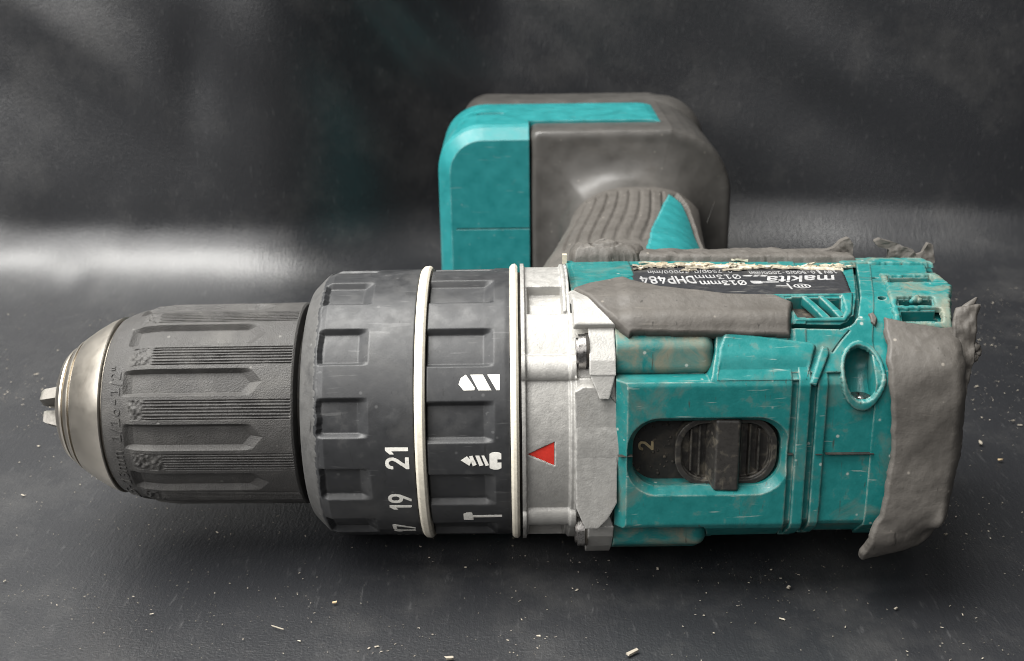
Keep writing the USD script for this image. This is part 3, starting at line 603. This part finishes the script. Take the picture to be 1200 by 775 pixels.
# --- peeling rubber skin round the rear cap: a thick sheet that leaves the cap at the bottom
def sheet(rows, thick, rough, seed, nscale, name, material, parent, label=None, res=(60, 44), curl=None, bend=None):
    """rows: list of (left point, right point) in body space (before roll); lofted, roughened, given thickness"""
    Lp = np.array([r[0] for r in rows], float); Rp = np.array([r[1] for r in rows], float); k = np.linspace(0, 1, len(rows)); kk = np.linspace(0, 1, res[0])
    from scipy.interpolate import PchipInterpolator as PI_
    Lq, Rq = PI_(k, Lp)(kk), PI_(k, Rp)(kk); w = np.linspace(0, 1, res[1])
    P = Lq[:, None] * (1 - w)[None, :, None] + Rq[:, None] * w[None, :, None]
    jig = (meshkit.fbm(np.stack([P[..., 2] / 3.4, P[..., 1] / 3.4, 0 * P[..., 0] + seed], -1), 5, seed) - .5)
    P[..., 0] += jig * 1.6 * (np.exp(-w / .12) + np.exp(-(1 - w) / .12))[None, :]
    du, dv = np.gradient(P, axis=0), np.gradient(P, axis=1); n = np.cross(du, dv); n /= np.linalg.norm(n, axis=-1, keepdims=True) + 1e-9
    if curl is not None: P = P + n * curl(kk[:, None], w[None, :])[..., None]
    P = P + bend(w)[None, :, None] * np.array([0, 1.0, 0]) if bend is not None else P
    P = P + n * ((meshkit.fbm(P / nscale, 4, seed + 2) - .5) * rough)[..., None]
    ew = np.minimum.outer(np.minimum(kk, 1 - kk) * res[0] / 2.2, np.minimum(w, 1 - w) * res[1] / 2.2); th = thick * np.sqrt(np.clip(1 - (1 - np.clip(ew, 0, 1)) ** 2, .12, 1))
    A, B = P + n * (th / 2)[..., None], P - n * (th / 2)[..., None]
    N = res[0] * res[1]; f = grid_faces(*res); fs = [f, f[:, ::-1] + N]
    ring_ = [(i, 0) for i in range(res[0])] + [(res[0] - 1, j) for j in range(1, res[1])] + [(i, res[1] - 1) for i in range(res[0] - 2, -1, -1)] + [(0, j) for j in range(res[1] - 2, 0, -1)]
    ids = np.array([i * res[1] + j for i, j in ring_]); nx = np.roll(ids, -1)
    fs += [np.stack([ids, nx + N, nx], -1), np.stack([ids, ids + N, nx + N], -1)]
    t = trimesh.Trimesh(np.vstack([A.reshape(-1, 3), B.reshape(-1, 3)]), np.vstack(fs), process=False)
    if t.volume < 0: t.invert()
    t.vertices = roll(warp(t.vertices)); return put(name, t, material, parent, smooth=50, label=label)
def skin(x, t, h): return S(WX(x, t), t, h)
XR = 1.0
wr = [(skin(65.6, 37.6, .3), skin(76.6, 40.2, .2)), (skin(64.9, 42, 1.3), skin(77.2, 42.6, 1.4)), (skin(64.6, 48, 1.6), skin(77.6, 48, 1.7)), (skin(65.3, 55, 1.6), skin(77.6, 55, 1.8)),
      (skin(65.5, 62, 1.7), skin(77.4, 62, 1.9)), (skin(65.3, 68.5, 2.0), skin(77.0, 68.5, 2.3)), (skin(64.4, 73.5, 2.6), skin(76.0, 73.0, 2.8)),
      ((63.4, -31.2, -14.6), (75.4, -30.2, -13.4)), ((62.7, -30.4, -17.0), (74.6, -28.8, -15.6)), ((62.3, -29.4, -18.8), (73.9, -27.0, -17.2)), ((62.5, -28.4, -19.8), (73.0, -25.0, -18.2))]
wr = [(l, np.array(r, float) + [XR, 0, 0]) for l, r in wr]
sheet(wr, 1.7, 1.3, 21, 6., "rear_skin", "rubber", D, res=(110, 60), bend=lambda w: 2.6 * np.clip((w - .78) / .22, 0, 1) ** 2 - .5 * np.sin(np.pi * w), curl=lambda k, w: .9 * np.exp(-((k - .62) / .05) ** 2) * np.exp(-((w - .86) / .1) ** 2) - .8 * np.exp(-((k - .72) / .06) ** 2) * np.exp(-((w - .8) / .13) ** 2))
for px, pz, l, w, a in ((69.5, -1.5, 1.5, .28, 1.3), (74.6, -.2, 1.7, .5, .9), (72.2, 15.8, .8, .25, .4)):
    put("cut_mark", body_space(Manifold.batch_hull([ball((px - l * math.cos(a), -30.45, pz - l * math.sin(a)), .12, 8), ball((px, -30.5, pz), w, 10), ball((px + l * math.cos(a), -30.45, pz + l * math.sin(a)), .12, 8)]) if pz < 10 else ball((px, -28.0, pz), .4, 8)), "dark", D, smooth=30)
# torn flake standing off the rear end
sheet([((77.4, -21.0, 24.2), (81.6, -21.5, 25.2)), ((76.8, -23.5, 21.0), (81.0, -23.5, 21.6)), ((76.6, -25.8, 15.5), (80.6, -25.2, 16.5)), ((76.9, -26.4, 12.0), (79.6, -26.2, 13.0)), ((77.0, -26.6, 8.0), (79.0, -26.6, 8.6)),
       ((76.8, -27.0, 3.0), (78.4, -27, 3.4)), ((76.8, -27.3, -2.0), (78.0, -27.2, -2.0)), ((76.8, -27.5, -5.0), (77.3, -27.4, -5.0))], 1.5, 2.2, 31, 2.4, "torn_flake", "rubber", D, res=(70, 24))
put("flake_tip", body_space(Manifold.batch_hull([ball((79.6, -21.4, 24.6), 1.0, 12), ball((80.9, -21.0, 26.2), .25, 8), ball((78.6, -21.6, 23.5), 1.2, 12)])), "rubber", D, smooth=40)
for p, r in (((81.0, -23.8, 18.2), .9), ((81.5, -24.1, 17.2), .7), ((80.7, -24.6, 16.6), .9)):
    tb = fine(ball(p, r, 16), .35); tb.vertices += (meshkit.fbm(tb.vertices / .7, 3, 2) - .5)[:, None] * r * np.array([1.2, .6, 1.4]); put("rubber_crumb", body_space(tb), "rubber", D, smooth=True)
# torn tabs standing up along the far rear edge
def tab(name, pts, r):
    hulls = [Manifold.batch_hull([ball(p, q, 12), ball(p2, q2, 12)]) for (p, q), (p2, q2) in zip(pts[:-1], pts[1:])]
    m = hulls[0]
    for h in hulls[1:]: m = m + h
    t = fine(m, .7); t.vertices += ((meshkit.fbm(t.vertices / 1.2, 3, r) - .5) * .7)[:, None] * np.array([.6, .6, 1.0]); t.vertices = roll(t.vertices)
    put(name, t, "rubber", D, smooth=50)
def flap(pts, th, seed):
    """a torn flap of rubber: an outline in (x, z) at the far edge, given thickness and lumps"""
    m = slab(Polygon(pts).buffer(.3), 15.0, 15.0 + th)
    t = fine(m, .6); t.vertices += (meshkit.fbm(t.vertices / 1.5, 3, seed)[:, None] - .5) * [.3, .8, .3]; t.vertices[:, 1] += .25 * (t.vertices[:, 2] - 25)
    t.vertices = roll(t.vertices); put("torn_tab", t, "rubber", D, smooth=45)
flap([(60.0, 23.5), (63.5, 25.4), (66.4, 26.2), (67.8, 27.6), (69.2, 28.2), (69.9, 27.2), (69.8, 25), (69.5, 23.5)], 1.6, 3)
flap([(74.9, 27.6), (75.8, 27.9), (79.2, 26.9), (82.6, 25.4), (83.4, 23.6), (77.6, 23.6), (77.9, 26.2), (75.6, 26.9)], 1.4, 4)
flap([(82.2, 24.4), (84.6, 25.2), (85.6, 27.0), (86.2, 26.8), (86.6, 23.6), (83.0, 23.4)], 1.2, 6)
# grime and rubber smears on the rear cap
slots = shapely.union_all([Polygon([(x0, t0), (x1, t0), (x1 - dx, t1), (x0 - dx, t1)]).buffer(.25) for x0, x1, t0, t1, dx in ((72.6, 80.6, 16.8, 21.6, 1.2), (69.6, 75.6, 31.9, 33.7, .3), (69.2, 75.9, 35.2, 37.9, .3))])
put("rubber_smear", overlay(Polygon([(70.0, 23), (71.6, 14.6), (82.4, 14.8), (81.6, 25), (78.8, 32), (77.3, 39.6), (67.2, 38.8), (68.2, 30.4)]).difference(slots), .22, .8, .2, rough=.3, seed=41, nscale=1.5, ragged=.8), "teal_dirty", rc, smooth=True)
put("rubber_smear", overlay([(66, 1), (84, 2), (84.6, 6.5), (66.5, 5.5)], .3, .8, .22, rough=.35, seed=44, nscale=1.5, ragged=1.0), "teal_dirty", rc, smooth=True)
put("rubber_smear", body_space(cat(*[ball(S(WX(72.4 + a, 32.6), 32.6 + b, .2), r, 10) for a, b, r in ((0, 0, .8), (.8, .3, .6), (-.6, .5, .5), (.3, -.5, .6))])), "teal_dirty", rc, smooth=True)
put("rubber_smear", overlay([(63.2, 36.2), (64.2, 35.8), (64.6, 37.6), (64, 38.8), (63.3, 38.2)], .4, .4, .12, rough=.3, ragged=.4), "rubber", rc, smooth=True)

# --- handle
def loft(stations, n=96, expo=2.5, sub=6):
    from scipy.interpolate import PchipInterpolator as PI_
    a = np.array(stations, float); ys = np.linspace(a[0, 0], a[-1, 0], (len(a) - 1) * sub + 1); q = PI_(a[:, 0], a[:, 1:])(ys)
    th = np.linspace(0, 2 * np.pi, n, endpoint=False)
    c, s = np.cos(th), np.sin(th); X = np.sign(c) * np.abs(c) ** (2 / expo); Zz = np.sign(s) * np.abs(s) ** (2 / expo)
    v = np.stack([q[:, 0:1] + q[:, 1:2] * X, np.repeat(ys[:, None], n, 1), q[:, 2:3] + q[:, 3:4] * Zz], -1)
    return v, ys
ST = [(10, 24, 22, 0, 19), (30, 24.5, 22, .5, 17.4), (55, 27, 21.5, 1.5, 15.6), (75, 30, 19.5, 2.0, 14.6), (92, 33, 18.5, 2.5, 14.4), (103, 34.5, 18.5, 2.8, 14.4), (118, 35, 19, 3, 14.4)]
v, ys = loft(ST, 360, 2.4, 14)
hv = v.reshape(len(ys), 360, 3)
def handle_relief(hv, ys):
    """grooves run along the grip's upper side"""
    th = np.linspace(0, 2 * np.pi, 360, endpoint=False); n = np.gradient(hv, axis=1); nn = np.stack([n[..., 2], 0 * n[..., 0], -n[..., 0]], -1); nn /= np.linalg.norm(nn, axis=-1, keepdims=True)
    X = hv[..., 0]; Y = hv[..., 1]; top = np.sin(th)[None] > .15
    lane = (X - .16 * (Y - 60) + .5 * np.sin(Y / 11. + X / 9.)) / 3.1
    g = np.exp(-((lane % 1 - .5) / .11) ** 2) * top * win(X - .16 * (Y - 60), 11.5, 37.5, 1.5) * win(Y, 52, 99, 3) 
    raised = win(X - .16 * (Y - 60), 10.5, 38.5, 1.0) * win(Y, 50, 101, 4) * top
    d = .5 * raised - .75 * g + (meshkit.fbm(hv / 4., 3, 2) - .5) * .35
    return hv + nn * d[..., None]
hv = handle_relief(hv, ys)
t = trimesh.Trimesh(hv.reshape(-1, 3), grid_faces(len(ys), 360, True), process=False)
if t.volume < 0: t.invert()
hd_ = put("handle_grip", t, "rubber", D, smooth=True)
# teal panel showing on the grip's rear flank
def on_handle(poly, h, name, material):
    """poly in (y, angle in degrees round the grip, 90 is up, 0 is towards the drill's rear)"""
    pg = Polygon(poly); y0, a0, y1, a1 = pg.bounds; Y, A = np.meshgrid(np.linspace(y0 - .5, y1 + .5, 70), np.linspace(a0 - 2, a1 + 2, 70), indexing="ij")
    pts = shapely.points(Y.ravel(), A.ravel()); ins = shapely.contains(pg, pts); hh = np.where(ins, h, -.6).reshape(Y.shape)
    from scipy.interpolate import PchipInterpolator as PI_
    a = np.array(ST, float); q = PI_(a[:, 0], a[:, 1:])(Y); th = np.radians(A); c, s = np.cos(th), np.sin(th); e = 2 / 2.4
    X = q[..., 0] + (q[..., 1] + hh) * np.sign(c) * np.abs(c) ** e; Z_ = q[..., 2] + (q[..., 3] + hh) * np.sign(s) * np.abs(s) ** e
    f = grid_faces(70, 70); f = f[ins[f].any(1)]
    t = trimesh.Trimesh(np.stack([X, Y, Z_], -1).reshape(-1, 3), f, process=False); t.remove_unreferenced_vertices()
    if (t.face_normals[:, 2] * t.area_faces).sum() < 0: t.invert()
    put(name, t, material, hd_, smooth=True)
on_handle([(40, 80), (62, 77), (98, 66), (94, 52), (80, 40), (62, 33), (40, 32)], .75, "grip_inset", "teal_clean")
on_handle([(99, 60), (92, 46), (78, 36), (50, 30), (50, 24), (80, 23), (98, 30)], 1.4, "grip_edge", "rubber")
() and on_handle([(62, 47), (80, 50), (84, 57), (80, 55), (62, 52)], 1.15, "grip_crack", "teal_dirty")
# smooth collar of overmould where the grip meets the housing
put("grip_collar", body_space(fine(Manifold.batch_hull([ball((x, y, z), r, 32) for x, y, z, r in ((8, 18, 8, 9), (18, 20, 14, 9), (34, 20, 13, 9), (9, 44, 4, 8), (22, 48, 6, 9), (8, 24, -8, 9), (30, 40, -6, 8), (11.5, 50, 3, 8.5), (18, 60, 6.5, 9.5))]), 3)), "rubber", D, smooth=True)
put("trigger_hair", as_tm(Manifold.batch_hull([ball((50.5, 78, 14), .12, 6), ball((52.5, 80, 19), .06, 6)])), "dark", D, smooth=True)

# --- foot and battery
FC = 3.0                                                             # height of the foot's middle above the axis
def foot_outline(x0, x1, r_in=0, half=29.5, r=13): return rrect(x0, FC - half, x1, FC + half, r).buffer(-r_in)
def xz(poly, y): return [(x, y, z) for x, z in poly.exterior.coords]
o0, o1, o2 = foot_outline(-21, 52), foot_outline(-21, 52, .0), foot_outline(-21, 52, 3.6)
shell = Manifold.hull_points(np.array(xz(o2, 112.6) + xz(foot_outline(-21, 52, .7), 116.0) + xz(o0, 117.4) + xz(o0, 150) + xz(foot_outline(-21, 52, 1.6), 152)))
shell = shell - Manifold.cube([60, 20, 90]).translate([5.2, 102, -40])
shell = shell - Manifold.cube([40, 1.2, .25]).translate([-16, 112.2, 3.0])
shell = shell - Manifold.batch_hull([ball((-9, 134, FC + 29.4), 1.3, 20), ball((-3, 134, FC + 29.4), 1.3, 20)])
put("foot_shell", fine(shell, 3.0), "teal_clean", D, smooth=22)
R_ = 9.5
def soft_box(x0, x1, y0, y1, z0, z1, r): return Manifold.batch_hull([ball((x, y, z), r, 48) for x in (x0 + r, x1 - r) for y in (y0 + r, y1 - r) for z in (z0 + r, z1 - r)])
def soft4(x0, x1, y0, y1, z0, z1, rl, rr): return Manifold.batch_hull([ball((x, y, z), r, 56) for x, r in ((x0 + rl, rl), (x1 - rr, rr)) for y in (y0 + r, max(y1 - r, y0 + r)) for z in (z0 + r, z1 - r)])
def bumper():
    """one skin from the grip's end, flaring into the foot's front face, over its rounded rim and back along its sides"""
    n = 420; th = np.linspace(0, 2 * np.pi, n, endpoint=False)
    rect = rrect(5.6, FC - 29.2, 63.2, FC + 28.7, 2.2).intersection(sbox(-50, -80, 46, 80).union(rrect(10, FC - 29.2, 63.2, FC + 28.7, 20)))
    ring_ = np.array(rect.exterior.coords); c0 = np.array([33.9, FC])
    ang = np.arctan2(ring_[:, 1] - c0[1], ring_[:, 0] - c0[0])
    outer = np.zeros((n, 2))
    for i, t in enumerate(th):
        d = np.array([math.cos(t), math.sin(t)]); g = LineString([c0, c0 + 90 * d]).intersection(rect.exterior); g = g if g.geom_type == "Point" else list(g.geoms)[-1]
        outer[i] = (g.x, g.y)
    e = 2 / 2.15
    inner = np.stack([33.9 + 17.9 * np.sign(np.cos(th)) * np.abs(np.cos(th)) ** e, 2.7 + 13.9 * np.sign(np.sin(th)) * np.abs(np.sin(th)) ** e], -1)
    prof = [(-.04, 97.0), (0, 99.5), (.02, 102.0), (.07, 105.0), (.16, 107.7), (.30, 109.6), (.5, 110.9), (.72, 111.7), (.88, 112.1), (.955, 112.7), (.985, 113.9), (1.0, 116.0), (1.005, 122), (1.0, 150), (1.0, 172), (.95, 177)]
    from scipy.interpolate import PchipInterpolator as PI_
    p = np.array(prof); k = np.concatenate([[0], np.cumsum(np.linalg.norm(np.diff(p * [28, 1], axis=0), axis=1))]); kk = np.linspace(0, k[-1], 170)
    m, y = PI_(k, p[:, 0])(kk), PI_(k, p[:, 1])(kk)
    xz_ = inner[None] + (outer - inner)[None] * m[:, None, None]
    v = np.stack([xz_[..., 0], np.repeat(y[:, None], n, 1), xz_[..., 1]], -1)
    v[..., 1] += (meshkit.fbm(v / 13., 3, 5) - .5) * 1.1 * (v[..., 1] < 116) * np.clip((v[..., 1] - 104) / 5, 0, 1)
    t = trimesh.Trimesh(v.reshape(-1, 3), grid_faces(len(kk), n, True), process=False)
    if t.volume < 0: t.invert()
    return t
put("foot_bumper", bumper(), "rubber_dark", D, smooth=40)
pack = fine(soft4(-16, 62.2, 148, 178, FC - 28.5, FC + 29.4, 9., 14.8), 2.)
put("battery_pack", pack, "rubber_dark", D, smooth=True)
put("bumper_nick", as_tm(Manifold.batch_hull([ball((47.5, 113.6, 25.4), .5, 10), ball((50, 113.8, 23.6), .35, 10)])), "dark", D, smooth=True)

# ------------------------------------------------------------------ wood chips and dust on the sheet
def chip(l, w, h, seed):
    r = np.random.default_rng(seed)
    p = np.array([(x * l / 2, y * w / 2, z * h) for x in (-1, -.4, .4, 1) for y in (-1, 1) for z in (0, 1)]) + r.normal(0, .12, (16, 3)) * [l * .5, w, h]
    p[:, 2] = np.clip(p[:, 2] + (p[:, 0] / l) ** 2 * h * 2, 0, None); return Manifold.hull_points(p)
chips = [(110.4, 34.5, 3.2, 1.0, 1.3, "pale upright wood splinter on the black sheet, right of the drill's rear"), (111.6, 25.9, 2.2, .8, .1, "orange wood chip on the sheet beyond the pale splinter at right"),
         (87.8, -6.5, 1.6, .7, .5, "small pale chip on the sheet just below the peeling rear rubber"), (-32.5, -30.3, 1.6, .6, .1, "flat straw coloured chip on the sheet in front of the torque collar"),
         (-10.6, -46.8, 2.6, 1.0, .2, "cream wood flake at the front edge of the sheet below the collar"), (69.7, -32.2, 1.5, .6, .7, "short chip among dust specks in front of the drill's rear"),
         (-41.5, -37.9, 5.0, .35, -.45, "long thin pale shaving curled on the sheet in front of the chuck"), (20.6, -45.2, 4.6, .8, .6, "pale wood shaving at the sheet's front edge below the gear switch"),
         (122.9, 46.6, 1.8, .6, .3, "curved pale fibre on the sheet at the far right of the drill"), (51.7, -25.6, 1.4, .9, .9, "round whitish crumb on the sheet in front of the rear screw well")]
for i, (cx, cy, l, w, a, lb) in enumerate(chips):
    p = (cx, cy); t = as_tm(chip(l * .5, w * .5, w * .35, 100 + i)); c, s = math.cos(a), math.sin(a)
    t.vertices = t.vertices @ np.array([[c, s, 0], [-s, c, 0], [0, 0, 1]])
    x = UsdGeom.Xform.Define(stage, numbered("/World/wood_chip")); x.AddTranslateOp().Set(Gf.Vec3d(p[0] * MM, p[1] * MM, .0))
    put("splinter", t, "chip" if i in (1, 3) else "dustspeck", x, smooth=False, frame="ground"); tag(x.GetPrim(), lb, "wood chip", group="wood chips on the black sheet")
def dust():
    n = 22000; r = np.random.default_rng(3)
    x = r.uniform(-190, 190, n); y = r.uniform(-75, 150, n) ** 1.0
    dens = meshkit.fbm(np.stack([x / 25, y / 14, 0 * x], -1), 3, 4); keep = dens + r.uniform(-.25, .25, n) > .50
    x, y = x[keep], y[keep]; n = len(x)
    size = np.clip(r.lognormal(-2.75, .6, n), .03, .40); out_v, out_f = [], []
    for i in range(n):
        l, w = size[i] * r.uniform(.8, 2.2), size[i] * r.uniform(.4, .9); a = r.uniform(0, 3.14); h = size[i] * .5
        b = np.array([(-l, -w, 0), (l, -w, 0), (l, w, 0), (-l, w, 0), (-l * .5, -w * .3, h), (l * .6, w * .2, h)]) * .8 * r.uniform(.8, 1.2, (6, 3))
        c, s = math.cos(a), math.sin(a); b = b @ np.array([[c, s, 0], [-s, c, 0], [0, 0, 1]]) + [x[i], y[i], -.15]
        out_v.append(b); out_f.append(np.array([(0, 1, 5), (0, 5, 4), (1, 2, 5), (2, 3, 4), (2, 4, 5), (3, 0, 4)]) + 6 * i)
    return trimesh.Trimesh(np.vstack(out_v), np.vstack(out_f), process=False)
g = put("dust", dust(), "dustspeck", smooth=False, frame="ground")
tag(g, "fine pale sawdust specks scattered over the black sheet round the drill", "dust", kind="stuff")
